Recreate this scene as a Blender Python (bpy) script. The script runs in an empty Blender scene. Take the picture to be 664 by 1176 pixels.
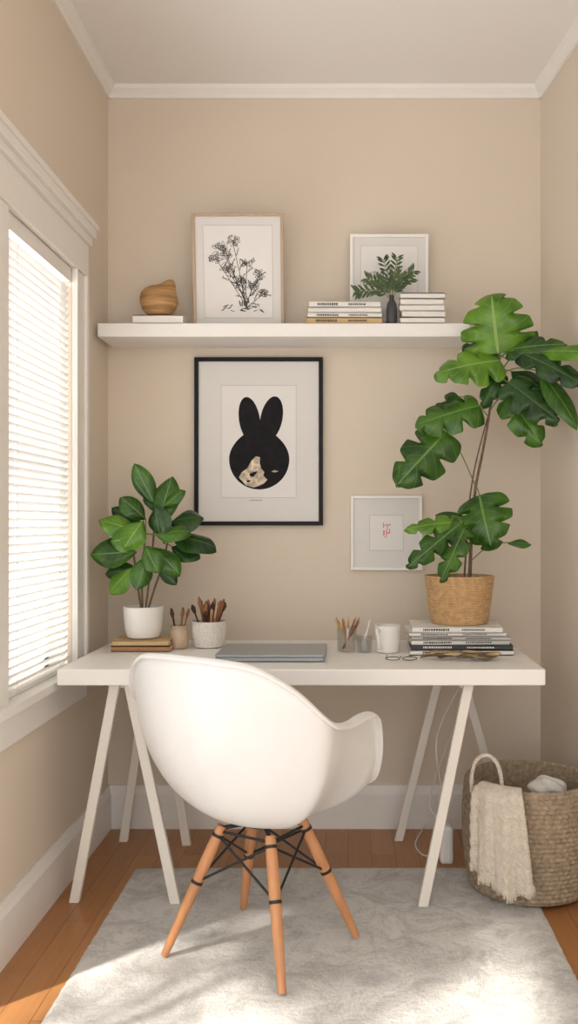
import bpy, math, random
from mathutils import Vector, Matrix
random.seed(7)
sc = bpy.context.scene
pi = math.pi

# ------------------------------------------------------------ materials
def nodes_of(name):
    m = bpy.data.materials.new(name); m.use_nodes = True
    nt = m.node_tree
    return m, nt, nt.nodes, nt.links, nt.nodes['Principled BSDF']

def mat(name, col, rough=0.5, metal=0.0, noise=0.0, nscale=20.0, bump=0.0, bscale=None, spec=0.5, coat=0.0, stretch=None):
    m, nt, N, L, b = nodes_of(name)
    c = (*col, 1)
    b.inputs['Base Color'].default_value = c
    b.inputs['Roughness'].default_value = rough
    b.inputs['Metallic'].default_value = metal
    b.inputs['Specular IOR Level'].default_value = spec
    b.inputs['Coat Weight'].default_value = coat
    tc = N.new('ShaderNodeTexCoord')
    mp = N.new('ShaderNodeMapping')
    if stretch: mp.inputs['Scale'].default_value = stretch
    L.new(tc.outputs['Object'], mp.inputs['Vector'])
    nz = N.new('ShaderNodeTexNoise'); nz.inputs['Scale'].default_value = nscale; nz.inputs['Detail'].default_value = 4
    L.new(mp.outputs[0], nz.inputs['Vector'])
    cr = N.new('ShaderNodeValToRGB')
    cr.color_ramp.elements[0].position = 0.3; cr.color_ramp.elements[1].position = 0.7
    k = max(noise, 0.01)
    cr.color_ramp.elements[0].color = (*[x*(1-k) for x in col], 1)
    cr.color_ramp.elements[1].color = (*[min(1, x*(1+k)) for x in col], 1)
    L.new(nz.outputs['Fac'], cr.inputs['Fac']); L.new(cr.outputs['Color'], b.inputs['Base Color'])
    if bump:
        n2 = N.new('ShaderNodeTexNoise'); n2.inputs['Scale'].default_value = bscale or nscale
        L.new(mp.outputs[0], n2.inputs['Vector'])
        bp = N.new('ShaderNodeBump'); bp.inputs['Strength'].default_value = bump; bp.inputs['Distance'].default_value = 0.01
        L.new(n2.outputs['Fac'], bp.inputs['Height']); L.new(bp.outputs[0], b.inputs['Normal'])
    return m

M_wall = mat('wall_paint', (0.725, 0.64, 0.54), 0.85, noise=0.012, nscale=3, bump=0.03, bscale=150, spec=0.2)
M_ceil = mat('ceiling_paint', (0.86, 0.84, 0.82), 0.9, noise=0.01, nscale=2, spec=0.1)
M_trim = mat('trim_white', (0.84, 0.82, 0.79), 0.45, noise=0.01)
M_white = mat('white_lacquer', (0.86, 0.845, 0.82), 0.35, noise=0.01)
M_leg = mat('cream_painted_wood', (0.80, 0.76, 0.70), 0.5, noise=0.03, nscale=8, stretch=(1, 1, .1))
M_shell = mat('white_plastic', (0.78, 0.775, 0.77), 0.30, noise=0.005, spec=0.5)
M_beech = mat('beech_wood', (0.54, 0.25, 0.11), 0.42, noise=0.16, nscale=30, stretch=(1, 1, .12))
M_black = mat('black_metal', (0.03, 0.03, 0.03), 0.4, metal=0.6)
M_blackf = mat('black_frame', (0.008, 0.008, 0.009), 0.45, spec=.2)
M_paper = mat('paper', (0.80, 0.79, 0.78), 0.8, noise=0.01)
M_matb = mat('mat_board', (0.74, 0.73, 0.715), 0.85, noise=0.01)
M_line = mat('mat_bevel', (0.55, 0.53, 0.50), 0.8)
M_ink = mat('ink_black', (0.010, 0.009, 0.012), 0.7, noise=0.3, nscale=40, spec=.2)
M_inkg = mat('ink_grey', (0.06, 0.055, 0.05), 0.8)
M_cream = mat('cream_paint', (0.58, 0.50, 0.39), 0.8, noise=0.5, nscale=60)
M_pink = mat('pink_ink', (0.75, 0.22, 0.28), 0.8)
M_oakf = mat('light_oak_frame', (0.50, 0.375, 0.265), 0.5, noise=0.08, nscale=40, stretch=(1, 1, .1))
M_silver = mat('silver_aluminium', (0.36, 0.385, 0.42), 0.38, metal=0.5, noise=0.01)
M_dark = mat('dark_grey', (0.05, 0.05, 0.055), 0.5)
M_pages = mat('book_pages', (0.76, 0.70, 0.60), 0.9, noise=0.12, nscale=30, stretch=(.2, .2, 25))
M_cerw = mat('white_ceramic', (0.82, 0.80, 0.77), 0.3, noise=0.02)
M_soil = mat('soil', (0.07, 0.045, 0.03), 0.95, noise=0.4, nscale=60, bump=0.6)
M_stem = mat('brown_stem', (0.14, 0.085, 0.05), 0.7, noise=0.3, nscale=60)
M_gstem = mat('green_stem', (0.14, 0.20, 0.05), 0.55, noise=0.2)
M_brush = mat('brush_wood', (0.26, 0.10, 0.04), 0.45, noise=0.3, nscale=60)
M_brushd = mat('brush_bristle', (0.06, 0.026, 0.016), 0.8)
M_lwood = mat('pale_wood', (0.42, 0.22, 0.10), 0.5, noise=0.15, nscale=40)
M_gourd = mat('woven_straw', (0.42, 0.24, 0.10), 0.75, noise=0.35, nscale=25, stretch=(.3, .3, 3), bump=0.5)
M_jute = mat('jute_basket', (0.38, 0.295, 0.205), 0.95, noise=0.30, nscale=70, bump=0.7, bscale=160)
M_seag = mat('seagrass_pot', (0.56, 0.36, 0.18), 0.85, noise=0.18, nscale=60, bump=0.5, bscale=120)
M_throw = mat('cream_knit', (0.74, 0.66, 0.56), 0.95, noise=0.08, nscale=70, bump=0.9, bscale=170)
M_cable = mat('white_cable', (0.75, 0.72, 0.68), 0.5)

def glass():
    m = bpy.data.materials.new('clear_glass'); m.use_nodes = True
    nt = m.node_tree; N = nt.nodes; L = nt.links; N.clear()
    o = N.new('ShaderNodeOutputMaterial'); mx = N.new('ShaderNodeMixShader')
    t = N.new('ShaderNodeBsdfTransparent'); t.inputs[0].default_value = (.92, .93, .925, 1)
    g = N.new('ShaderNodeBsdfGlossy'); g.inputs['Roughness'].default_value = 0.05
    nz = N.new('ShaderNodeTexNoise'); nz.inputs['Scale'].default_value = 30
    mr = N.new('ShaderNodeMapRange'); mr.inputs['To Min'].default_value = .07; mr.inputs['To Max'].default_value = .14
    L.new(nz.outputs['Fac'], mr.inputs[0])
    L.new(mr.outputs[0], mx.inputs[0]); L.new(t.outputs[0], mx.inputs[1]); L.new(g.outputs[0], mx.inputs[2])
    L.new(mx.outputs[0], o.inputs[0]); return m
M_glass = glass()

def blind_mat():
    m = bpy.data.materials.new('blind_fabric'); m.use_nodes = True
    nt = m.node_tree; N = nt.nodes; L = nt.links; N.clear()
    o = N.new('ShaderNodeOutputMaterial'); mx = N.new('ShaderNodeMixShader'); mx.inputs[0].default_value = 0.40
    d = N.new('ShaderNodeBsdfDiffuse'); d.inputs[0].default_value = (.90, .885, .87, 1)
    t = N.new('ShaderNodeBsdfTranslucent')
    nz = N.new('ShaderNodeTexNoise'); nz.inputs['Scale'].default_value = 3
    cr = N.new('ShaderNodeValToRGB'); cr.color_ramp.elements[0].color = (.80, .79, .77, 1); cr.color_ramp.elements[1].color = (.91, .90, .89, 1)
    L.new(nz.outputs['Fac'], cr.inputs[0]); L.new(cr.outputs[0], t.inputs[0])
    L.new(d.outputs[0], mx.inputs[1]); L.new(t.outputs[0], mx.inputs[2]); L.new(mx.outputs[0], o.inputs[0]); return m
M_blind = blind_mat()

def floor_mat():
    m, nt, N, L, b = nodes_of('oak_floor')
    tc = N.new('ShaderNodeTexCoord'); mp = N.new('ShaderNodeMapping'); mp.inputs['Rotation'].default_value = (0, 0, pi/2)
    L.new(tc.outputs['Object'], mp.inputs[0])
    br = N.new('ShaderNodeTexBrick'); br.inputs['Scale'].default_value = 1
    br.inputs['Brick Width'].default_value = 1.1; br.inputs['Row Height'].default_value = 0.085
    br.inputs['Mortar Size'].default_value = 0.0012; br.inputs['Bias'].default_value = 0
    br.inputs['Color1'].default_value = (0.50, 0.235, 0.085, 1); br.inputs['Color2'].default_value = (0.40, 0.175, 0.060, 1)
    br.inputs['Mortar'].default_value = (0.20, 0.08, 0.028, 1)
    L.new(mp.outputs[0], br.inputs[0])
    m2 = N.new('ShaderNodeMapping'); m2.inputs['Scale'].default_value = (30, 2, 1); L.new(tc.outputs['Object'], m2.inputs[0])
    nz = N.new('ShaderNodeTexNoise'); nz.inputs['Scale'].default_value = 3; nz.inputs['Detail'].default_value = 6
    L.new(m2.outputs[0], nz.inputs[0])
    cr = N.new('ShaderNodeValToRGB'); cr.color_ramp.elements[0].color = (.72, .72, .72, 1); cr.color_ramp.elements[1].color = (1.15, 1.15, 1.15, 1)
    L.new(nz.outputs['Fac'], cr.inputs[0])
    mx = N.new('ShaderNodeMixRGB'); mx.blend_type = 'MULTIPLY'; mx.inputs[0].default_value = 1
    L.new(br.outputs['Color'], mx.inputs[1]); L.new(cr.outputs[0], mx.inputs[2]); L.new(mx.outputs[0], b.inputs['Base Color'])
    b.inputs['Roughness'].default_value = 0.35
    return m
M_floor = floor_mat()

def rug_mat():
    m, nt, N, L, b = nodes_of('rug_pile')
    tc = N.new('ShaderNodeTexCoord')
    n1 = N.new('ShaderNodeTexNoise'); n1.inputs['Scale'].default_value = 8; n1.inputs['Detail'].default_value = 11; n1.inputs['Roughness'].default_value = .82; n1.inputs['Distortion'].default_value = .8
    L.new(tc.outputs['Object'], n1.inputs[0])
    cr = N.new('ShaderNodeValToRGB'); e = cr.color_ramp.elements
    e[0].position = .40; e[0].color = (.58, .565, .55, 1); e[1].position = .55; e[1].color = (.84, .825, .80, 1)
    L.new(n1.outputs['Fac'], cr.inputs[0]); L.new(cr.outputs[0], b.inputs['Base Color'])
    n2 = N.new('ShaderNodeTexNoise'); n2.inputs['Scale'].default_value = 80; n2.inputs['Detail'].default_value = 7; n2.inputs['Roughness'].default_value = .75; L.new(tc.outputs['Object'], n2.inputs[0])
    bp = N.new('ShaderNodeBump'); bp.inputs['Strength'].default_value = .85; bp.inputs['Distance'].default_value = .012
    L.new(n2.outputs['Fac'], bp.inputs['Height']); L.new(bp.outputs[0], b.inputs['Normal'])
    b.inputs['Roughness'].default_value = 1; b.inputs['Specular IOR Level'].default_value = .1
    b.inputs['Sheen Weight'].default_value = .2
    return m
M_rug = rug_mat()

def leaf_mat(name, dark, light, vein):
    m, nt, N, L, b = nodes_of(name)
    uv = N.new('ShaderNodeUVMap'); uv.uv_map = 'UVMap'
    sx = N.new('ShaderNodeSeparateXYZ'); L.new(uv.outputs[0], sx.inputs[0])
    def math_(op, a, bb=None):
        n = N.new('ShaderNodeMath'); n.operation = op
        for i, q in enumerate((a, bb)):
            if q is None: continue
            if isinstance(q, (int, float)): n.inputs[i].default_value = q
            else: L.new(q, n.inputs[i])
        return n.outputs[0]
    au = math_('ABSOLUTE', math_('SUBTRACT', math_('MULTIPLY', sx.outputs[0], 2.0), 1.0))
    w = math_('ABSOLUTE', math_('SINE', math_('MULTIPLY', math_('SUBTRACT', sx.outputs[1], math_('MULTIPLY', au, .22)), 20.0)))
    side = math_('LESS_THAN', w, .10)
    mid = math_('LESS_THAN', au, .045)
    v = math_('MAXIMUM', mid, math_('MULTIPLY', side, .45))
    nz = N.new('ShaderNodeTexNoise'); nz.inputs['Scale'].default_value = 9
    tc = N.new('ShaderNodeTexCoord'); L.new(tc.outputs['Object'], nz.inputs[0])
    cr = N.new('ShaderNodeValToRGB'); cr.color_ramp.elements[0].position = .35; cr.color_ramp.elements[1].position = .66
    cr.color_ramp.elements[0].color = (*dark, 1); cr.color_ramp.elements[1].color = (*light, 1)
    L.new(nz.outputs['Fac'], cr.inputs['Fac'])
    mx = N.new('ShaderNodeMixRGB'); mx.inputs[2].default_value = (*vein, 1)
    L.new(v, mx.inputs[0]); L.new(cr.outputs[0], mx.inputs[1]); L.new(mx.outputs[0], b.inputs['Base Color'])
    b.inputs['Roughness'].default_value = .26
    tr = N.new('ShaderNodeBsdfTranslucent'); L.new(mx.outputs[0], tr.inputs[0])
    ms = N.new('ShaderNodeMixShader'); ms.inputs[0].default_value = .22
    L.new(b.outputs[0], ms.inputs[1]); L.new(tr.outputs[0], ms.inputs[2]); L.new(ms.outputs[0], N['Material Output'].inputs[0])
    return m
M_leafD = leaf_mat('leaf_dark_green', (.008, .034, .010), (.03, .095, .016), (.07, .16, .045))
M_leafL = leaf_mat('leaf_bright_green', (.06, .18, .012), (.17, .36, .03), (.26, .43, .10))
M_leafM = leaf_mat('leaf_mid_green', (.016, .065, .008), (.07, .19, .018), (.14, .30, .06))

# ------------------------------------------------------------ mesh builder
class MB:
    def __init__(s): s.v = []; s.f = []; s.m = []; s.uv = []
    def add(s, vs, fs, mi=0, uv=None):
        o = len(s.v); s.v += [Vector(p) for p in vs]
        s.uv += uv if uv else [(0, 0)]*len(vs)
        for f in fs: s.f.append(tuple(i+o for i in f)); s.m.append(mi)
    def box(s, x0, x1, y0, y1, z0, z1, mi=0, T=None):
        vs = [Vector(p) for p in [(x0,y0,z0),(x1,y0,z0),(x1,y1,z0),(x0,y1,z0),(x0,y0,z1),(x1,y0,z1),(x1,y1,z1),(x0,y1,z1)]]
        if T: vs = [T @ p for p in vs]
        s.add(vs, [(3,2,1,0),(4,5,6,7),(0,1,5,4),(1,2,6,5),(2,3,7,6),(3,0,4,7)], mi)
    def prism(s, xy, z0, z1, mi=0):
        n = len(xy)
        vs = [(x, y, z0) for x, y in xy]+[(x, y, z1) for x, y in xy]
        s.add(vs, [tuple(range(n))[::-1], tuple(range(n, 2*n))]+[(i, (i+1) % n, n+(i+1) % n, n+i) for i in range(n)], mi)
    def tube(s, pts, r, seg=8, mi=0, caps=True):
        pts = [Vector(p) for p in pts]; n = len(pts)
        rs = r if isinstance(r, (list, tuple)) else [r]*n
        vs = []; prev = None
        for i, p in enumerate(pts):
            d = (pts[min(i+1, n-1)]-pts[max(i-1, 0)]).normalized()
            if prev is None:
                a = d.orthogonal().normalized()
            else:
                a = (prev-d*prev.dot(d)).normalized()
            prev = a; b = d.cross(a)
            for k in range(seg):
                t = 2*pi*k/seg; vs.append(p+(a*math.cos(t)+b*math.sin(t))*rs[i])
        fs = [(i*seg+k, i*seg+(k+1) % seg, (i+1)*seg+(k+1) % seg, (i+1)*seg+k) for i in range(n-1) for k in range(seg)]
        if caps: fs += [tuple(range(seg))[::-1], tuple((n-1)*seg+k for k in range(seg))]
        s.add(vs, fs, mi)
    def lathe(s, prof, c, seg=32, mi=0, fn=None):
        c = Vector(c); vs = []
        for j, (r, z) in enumerate(prof):
            for k in range(seg):
                t = 2*pi*k/seg; rr = r+(fn(t, z, r) if fn else 0)
                vs.append(c+Vector((rr*math.cos(t), rr*math.sin(t), z)))
        n = len(prof)
        fs = [(j*seg+k, j*seg+(k+1) % seg, (j+1)*seg+(k+1) % seg, (j+1)*seg+k) for j in range(n-1) for k in range(seg)]
        if prof[0][0] > 1e-5: fs.append(tuple(range(seg))[::-1])
        if prof[-1][0] > 1e-5: fs.append(tuple((n-1)*seg+k for k in range(seg)))
        s.add(vs, fs, mi)
    def ell(s, c, rx, ry, rz, mi=0, nu=20, nv=12, fn=None, T=None):
        c = Vector(c); vs = []
        for j in range(nv+1):
            ph = pi*j/nv
            for k in range(nu):
                t = 2*pi*k/nu
                d = Vector((math.sin(ph)*math.cos(t), math.sin(ph)*math.sin(t), -math.cos(ph)))
                q = fn(d) if fn else 1
                p = Vector((d.x*rx*q, d.y*ry*q, d.z*rz*q))
                if T: p = T @ p
                vs.append(c+p)
        fs = [(j*nu+k, j*nu+(k+1) % nu, (j+1)*nu+(k+1) % nu, (j+1)*nu+k) for j in range(nv) for k in range(nu)]
        s.add(vs, fs, mi)
    def poly(s, pts, mi=0): s.add(pts, [tuple(range(len(pts)))], mi)
    def leaf(s, base, tip, w, nrm, mi=0, kind='oval', curl=.12, fold=.18, split=.62, nl=None):
        base = Vector(base); tip = Vector(tip); ax = tip-base; Ln = ax.length; a = ax.normalized()
        n = Vector(nrm).normalized(); sd = a.cross(n)
        if sd.length < .01: sd = a.orthogonal()
        sd.normalize(); n = sd.cross(a).normalized()
        NT, NU = (60, 16) if kind == 'lobed' else (16, 8)
        vs = []; uv = []
        nl = nl or random.choice((3.1, 3.6)); ph = random.uniform(0, 6); off = random.uniform(-.08, .08)
        for i in range(NT+1):
            t = i/NT
            if kind == 'lobed':
                pr = max(0, math.sin(pi*min(1, t**.60)))**.54
            else:
                pr = max(0, math.sin(pi*t**1.15))**.75
            for j in range(NU+1):
                u = -1+2*j/NU; au = abs(u)
                ww = pr
                sweep = 0
                if kind == 'lobed':
                    tt = t+off*(1 if u > 0 else -1)+.015*math.sin(11*t+ph)
                    nt_ = (.5+.5*math.cos(2*pi*(nl*tt)))**7*min(1, t*6)
                    ww = pr*(1-split*nt_*au)
                    sweep = (-.22*(1-t)**2+.08)*Ln*au**1.3*pr
                x = u*ww*w*.5
                zz = -curl*Ln*(t*t)+fold*abs(x)*(1-.9*au)-(.16*w*au**2.2)+.06*w*math.sin(8*t+ph+u)*au
                vs.append(base+a*(Ln*t+sweep)+sd*x+n*zz); uv.append(((u+1)/2, t))
        m_ = NU+1
        fs = [(i*m_+j, i*m_+j+1, (i+1)*m_+j+1, (i+1)*m_+j) for i in range(NT) for j in range(NU)]
        s.add(vs, fs, mi, uv)
    def build(s, name, mats, parent=None, smooth=False, bevel=0, M=None, sharp=40, solid=0):
        me = bpy.data.meshes.new(name)
        vs = [M @ p for p in s.v] if M else s.v
        me.from_pydata([tuple(p) for p in vs], [], s.f)
        if not isinstance(mats, (list, tuple)): mats = [mats]
        for m in mats: me.materials.append(m)
        for p, i in zip(me.polygons, s.m): p.material_index = i
        ul = me.uv_layers.new(name='UVMap')
        for lp in me.loops: ul.data[lp.index].uv = s.uv[lp.vertex_index]
        me.update()
        if smooth:
            for p in me.polygons: p.use_smooth = True
            me.set_sharp_from_angle(angle=math.radians(sharp))
        o = bpy.data.objects.new(name, me); sc.collection.objects.link(o)
        if parent:
            o.parent = parent; o.matrix_parent_inverse = Matrix.Translation(-parent.location)
        if solid:
            md = o.modifiers.new('solid', 'SOLIDIFY'); md.thickness = solid; md.offset = 0
        if bevel:
            md = o.modifiers.new('bevel', 'BEVEL'); md.width = bevel; md.segments = 2; md.limit_method = 'ANGLE'
            md.harden_normals = False
        return o
def empty(name, loc):
    e = bpy.data.objects.new(name, None); e.empty_display_size = .1; e.location = loc
    sc.collection.objects.link(e); return e
def catmull(P, n=8):
    P = [Vector(p) for p in P]; out = []
    for i in range(len(P)-1):
        a = P[max(i-1, 0)]; b = P[i]; c = P[i+1]; d = P[min(i+2, len(P)-1)]
        for k in range(n):
            t = k/n
            out.append(.5*((2*b)+(c-a)*t+(2*a-5*b+4*c-d)*t*t+(3*b-a-3*c+d)*t**3))
    out.append(P[-1]); return out

# ------------------------------------------------------------ room shell
XL = -0.945; YB = 3.596; ZC = 2.91; YN = -0.6
def xr(y): return .757+(YB-y)*.103
b = MB(); b.box(-1.2, 1.5, YN, YB+.12, -.1, 0); b.build('floor', M_floor)
b = MB(); b.box(-1.2, 1.5, YN, YB+.12, ZC, ZC+.1); b.build('ceiling', M_ceil)
b = MB(); b.box(-1.065, 1.0, YB, YB+.12, 0, ZC); b.build('wall_back', M_wall)
b = MB(); b.prism([(xr(YB+.12), YB+.12), (xr(YN), YN), (xr(YN)+.12, YN), (xr(YB)+.12, YB+.12)], 0, ZC); b.build('wall_right', M_wall)
W1 = (2.51, 3.125, .70, 2.07); W2 = (.60, 2.2, .12, 2.35)
b = MB(); X0, X1 = XL-.12, XL
b.box(X0, X1, YN, W2[0], 0, ZC); b.box(X0, X1, W2[1], W1[0], 0, ZC); b.box(X0, X1, W1[1], YB, 0, ZC)
b.box(X0, X1, W2[0], W2[1], 0, W2[2]); b.box(X0, X1, W2[0], W2[1], W2[3], ZC)
b.box(X0, X1, W1[0], W1[1], 0, W1[2]); b.box(X0, X1, W1[0], W1[1], W1[3], ZC)
b.build('wall_left', M_wall)
pr = [(0, 0), (.008, 0), (.012, .012), (.028, .030), (.034, .044), (0, .044)]
def sweep(b, p0, p1, nrm, prof, z):
    vs = []
    for p in (p0, p1):
        for d, h in prof: vs.append((p[0]+nrm[0]*d, p[1]+nrm[1]*d, z+h))
    n = len(prof)
    b.add(vs, [(i, (i+1) % n, n+(i+1) % n, n+i) for i in range(n)]+[tuple(range(n))[::-1], tuple(range(n, 2*n))])
b = MB(); sweep(b, (XL, YB), (xr(YB), YB), (0, -1), pr, ZC-.044); b.build('trim_1', M_trim)
b = MB(); sweep(b, (XL, YN), (XL, YB), (1, 0), pr, ZC-.044); b.build('trim_2', M_trim)
b = MB(); sweep(b, (xr(YN), YN), (xr(YB), YB), (-1, 0), pr, ZC-.044); b.build('trim_3', M_trim)
bb = [(0, 0), (.018, 0), (.018, .135), (.012, .15), (.008, .168), (0, .168)]
b = MB(); sweep(b, (XL, YB), (xr(YB), YB), (0, -1), bb, 0); b.build('baseboard_back', M_trim)
b = MB(); sweep(b, (XL, W2[1]), (XL, YB), (1, 0), bb, 0); sweep(b, (XL, YN), (XL, W2[0]), (1, 0), bb, 0); b.build('baseboard_left', M_trim)
b = MB(); sweep(b, (xr(YN), YN), (xr(YB), YB), (-1, 0), bb, 0); b.build('baseboard_right', M_trim)

# window 1 (with blinds)
w = empty('window_1', (XL, 2.82, 1.38))
b = MB()
b.box(XL, XL+.014, 2.38, W1[0], .70, 2.07); b.box(XL, XL+.014, W1[1], 3.25, .70, 2.07)
b.box(XL+.013, XL+.024, 3.225, 3.252, .70, 2.07); b.box(XL+.013, XL+.020, W1[1], 3.14, .70, 2.07)
b.box(XL, XL+.020, 2.37, 3.26, 2.07, 2.19)
b.box(XL, XL+.032, 2.355, 3.265, 2.185, 2.215); b.box(XL, XL+.044, 2.34, 3.275, 2.213, 2.245); b.box(XL, XL+.052, 2.335, 3.28, 2.243, 2.262)
b.box(XL, XL+.040, 2.355, 3.275, .676, .704)
b.box(XL-.119, XL+.001, 2.512, 3.123, .700, .7045)
b.box(XL, XL+.016, 2.38, 3.25, .585, .676)
b.build('casing', M_trim, w, bevel=.003)
b = MB()
for y0, y1, z0, z1 in [(2.511, 2.55, .705, 2.069), (3.085, 3.124, .705, 2.069), (2.511, 3.124, .705, .76), (2.511, 3.124, 2.02, 2.069), (2.511, 3.124, 1.37, 1.40)]:
    b.box(XL-.11, XL-.08, y0, y1, z0, z1)
b.build('sash', M_trim, w)
wb = empty('window_blind', (XL-.02, 2.82, 2.0))
b = MB(); nsl = 52
for i in range(nsl):
    z = .730+i*(1.286/nsl)
    T = Matrix.Translation((XL-.018, 2.8175, z)) @ Matrix.Rotation(math.radians(-56), 4, 'Y')
    b.box(-.0150, .0150, -.303, .303, -.0007, .0007, T=T)
b.build('slats', M_blind, wb)
b = MB(); b.box(XL-.034, XL-.002, 2.515, 3.12, 2.02, 2.068); b.box(XL-.030, XL-.006, 2.518, 3.117, .706, .720)
for y in (2.62, 3.01): b.tube([(XL-.003, y, .71), (XL-.003, y, 2.03)], .0012, 6)
b.build('head_rail', M_trim, wb)
# window 2 (tall glazed, nearer the camera, off frame)
w = empty('window_2', (XL, 1.4, 1.2))
b = MB()
for y0, y1, z0, z1 in [(.48, .60, .0, 2.35), (2.2, 2.32, .0, 2.35), (.47, 2.33, 2.35, 2.48)]:
    b.box(XL, XL+.02, y0, y1, z0, z1)
b.build('casing', M_trim, w)
b = MB()
b.box(XL-.09, XL-.05, .6, .65, .12, 2.35); b.box(XL-.09, XL-.05, 2.16, 2.2, .12, 2.35)
b.box(XL-.09, XL-.05, .6, 2.2, .12, .16); b.box(XL-.09, XL-.05, .6, 2.2, 2.31, 2.35)
for y in (1.12, 1.68): b.box(XL-.085, XL-.060, y-.012, y+.012, .12, 2.35)
b.build('muntins', M_trim, w)
b = MB(); b.lathe([(.045, 0), (.05, -.006), (.034, -.008), (.028, .0)], (-.21, 2.93, ZC-.001), 32)
b.build('recessed_downlight', M_dark, smooth=True)

# ------------------------------------------------------------ rug
b = MB(); nx, ny = 90, 130; RX0, RX1, RY0, RY1 = -.735, .60, 1.0, 3.17
vs = []
for j in range(ny+1):
    for i in range(nx+1):
        x = RX0+(RX1-RX0)*i/nx; y = RY0+(RY1-RY0)*j/ny
        e = min(i, nx-i, j, ny-j)
        if i in (0, nx): x += random.uniform(-.0012, .0012)
        if j in (0, ny): y += random.uniform(-.0012, .0012)
        vs.append((x, y, .001 if e == 0 else .009-random.uniform(0, .0010)))
b.add(vs, [(j*(nx+1)+i, j*(nx+1)+i+1, (j+1)*(nx+1)+i+1, (j+1)*(nx+1)+i) for j in range(ny) for i in range(nx)])
b.build('area_rug', M_rug, smooth=True, sharp=180)
RT = .009

# ------------------------------------------------------------ desk
d = empty('trestle_desk', (-.144, 3.15, 0))
b = MB(); b.box(-.893, .605, 2.80, 3.50, .70, .75); b.build('desktop', M_white, d, bevel=.004)
def plank(b, p, q, wx=.032, wy=.022):
    p = Vector(p); q = Vector(q); vs = []
    for c in (p, q):
        for sx, sy in ((-1, -1), (1, -1), (1, 1), (-1, 1)): vs.append(c+Vector((sx*wx/2, sy*wy/2, 0)))
    b.add(vs, [(3, 2, 1, 0), (4, 5, 6, 7), (0, 1, 5, 4), (1, 2, 6, 5), (2, 3, 7, 6), (3, 0, 4, 7)])
b = MB()
plank(b, (-.865, 2.89, 0), (-.728, 2.86, .70)); plank(b, (-.540, 2.86, RT), (-.686, 2.86, .70))
plank(b, (-.845, 3.44, 0), (-.745, 3.44, .70)); plank(b, (-.60, 3.40, 0), (-.715, 3.42, .70))
b.box(-.735, -.685, 2.87, 3.46, .68, .70)
b.build('trestle_1', M_leg, d, bevel=.003)
b = MB()
plank(b, (.232, 2.84, RT), (.378, 2.86, .70)); plank(b, (.19, 3.45, 0), (.355, 3.40, .70))
plank(b, (.61, 3.46, 0), (.395, 3.30, .70))
b.box(.350, .395, 2.87, 3.46, .68, .70)
b.build('trestle_2', M_leg, d, bevel=.003)

# ------------------------------------------------------------ chair
RZ = RT
CC = Vector((-.24, 2.56, 0)); ca = math.radians(32)
F = Vector((math.sin(ca), math.cos(ca), 0)); S = Vector((math.cos(ca), -math.sin(ca), 0))
ch = empty('armchair', (CC.x, CC.y, 0))
rim = [(.258, 0, .420), (.258, .10, .422), (.248, .170, .435), (.226, .216, .468), (.196, .248, .540), (.155, .268, .618), (.105, .282, .670), (.03, .290, .680),
       (-.04, .300, .676), (-.105, .314, .684), (-.160, .318, .706), (-.220, .266, .782), (-.272, .186, .838), (-.300, .10, .852), (-.308, 0, .855)]
rc = catmull(rim, 5)
full = rc+[Vector((p.x, -p.y, p.z)) for p in rc[-2:0:-1]]
NR = 22; ring = len(full); vs = []
C0 = Vector((-.01, 0, .362))
NT = NR+3
for i in range(NT+1):
    for k, R in enumerate(full):
        backness = max(0, min(1, (-R.x-.02)/.25))
        if i <= NR:
            t = i/NR
            h = math.sin(pi/2*t)**(.92); v = (1-math.cos(pi/2*t))**(1.10)
            hb = math.sin(pi/2*min(1, t))**.8
            h = h*(1-backness*.4)+hb*backness*.4
            side = math.exp(-((R.x+.0)/.2)**2)
            h -= side*.05*math.sin(pi*t)**2*t
            p = Vector((C0.x+(R.x-C0.x)*h, R.y*h, C0.z+(R.z-C0.z)*v))
        else:
            q = i-NR
            out = Vector((R.x, R.y*1.15, 0)).normalized()
            armness = math.exp(-((R.x-.03)/.16)**2)
            o_ = [.006, .013, .019][q-1]*(1+armness*.8); zz = [.0, -.004, -.012][q-1]
            p = Vector((R.x, R.y, R.z))+out*o_+Vector((0, 0, zz))
        vs.append(CC+F*p.x+S*p.y+Vector((0, 0, p.z+RZ)))
b = MB()
fs = [(i*ring+k, i*ring+(k+1) % ring, (i+1)*ring+(k+1) % ring, (i+1)*ring+k) for i in range(1, NT) for k in range(ring)]
cfan = [(0, ring+(k+1) % ring, ring+k)[::-1] for k in range(ring)]
b.add(vs, fs+cfan)
o = b.build('shell_seat', M_shell, ch, smooth=True, sharp=180)
md = o.modifiers.new('solid', 'SOLIDIFY'); md.thickness = .007; md.offset = 0
md = o.modifiers.new('sub', 'SUBSURF'); md.levels = 1; md.render_levels = 1
angs = [192, 286, 13, 108]
def legpt(a, z):
    a = math.radians(a); zt = .345; t = (zt-z)/zt
    r = .115+(.272-.115)*t
    return CC+Vector((math.cos(a)*r, math.sin(a)*r, z+RZ))
for i, a in enumerate(angs):
    b = MB(); b.tube([legpt(a, z) for z in (.350, .33, .25, .12, .005)], [.0135, .015, .0165, .0145, .0105], 20)
    b.build('leg_%d' % (i+1), M_beech, ch, smooth=True)
b = MB()
for i in range(4):
    a, c = angs[i], angs[(i+1) % 4]
    b.tube([legpt(a, .20), legpt(c, .325)], .0036, 8); b.tube([legpt(c, .20), legpt(a, .325)], .0036, 8)
    b.tube([legpt(a, .335), legpt(c, .335)], .004, 8)
    top = legpt(a, .335)
    ctr = CC+Vector((0, 0, .356+RZ))
    m_ = top.lerp(ctr, .55); m_.z = .350+RZ
    b.tube([top+Vector((0, 0, .008)), m_, ctr], .006, 8)
    for z in (.20, .325):
        b.tube([legpt(a, z+.004), legpt(a, z-.004)], .0170 if z == .2 else .0166, 16)
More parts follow.
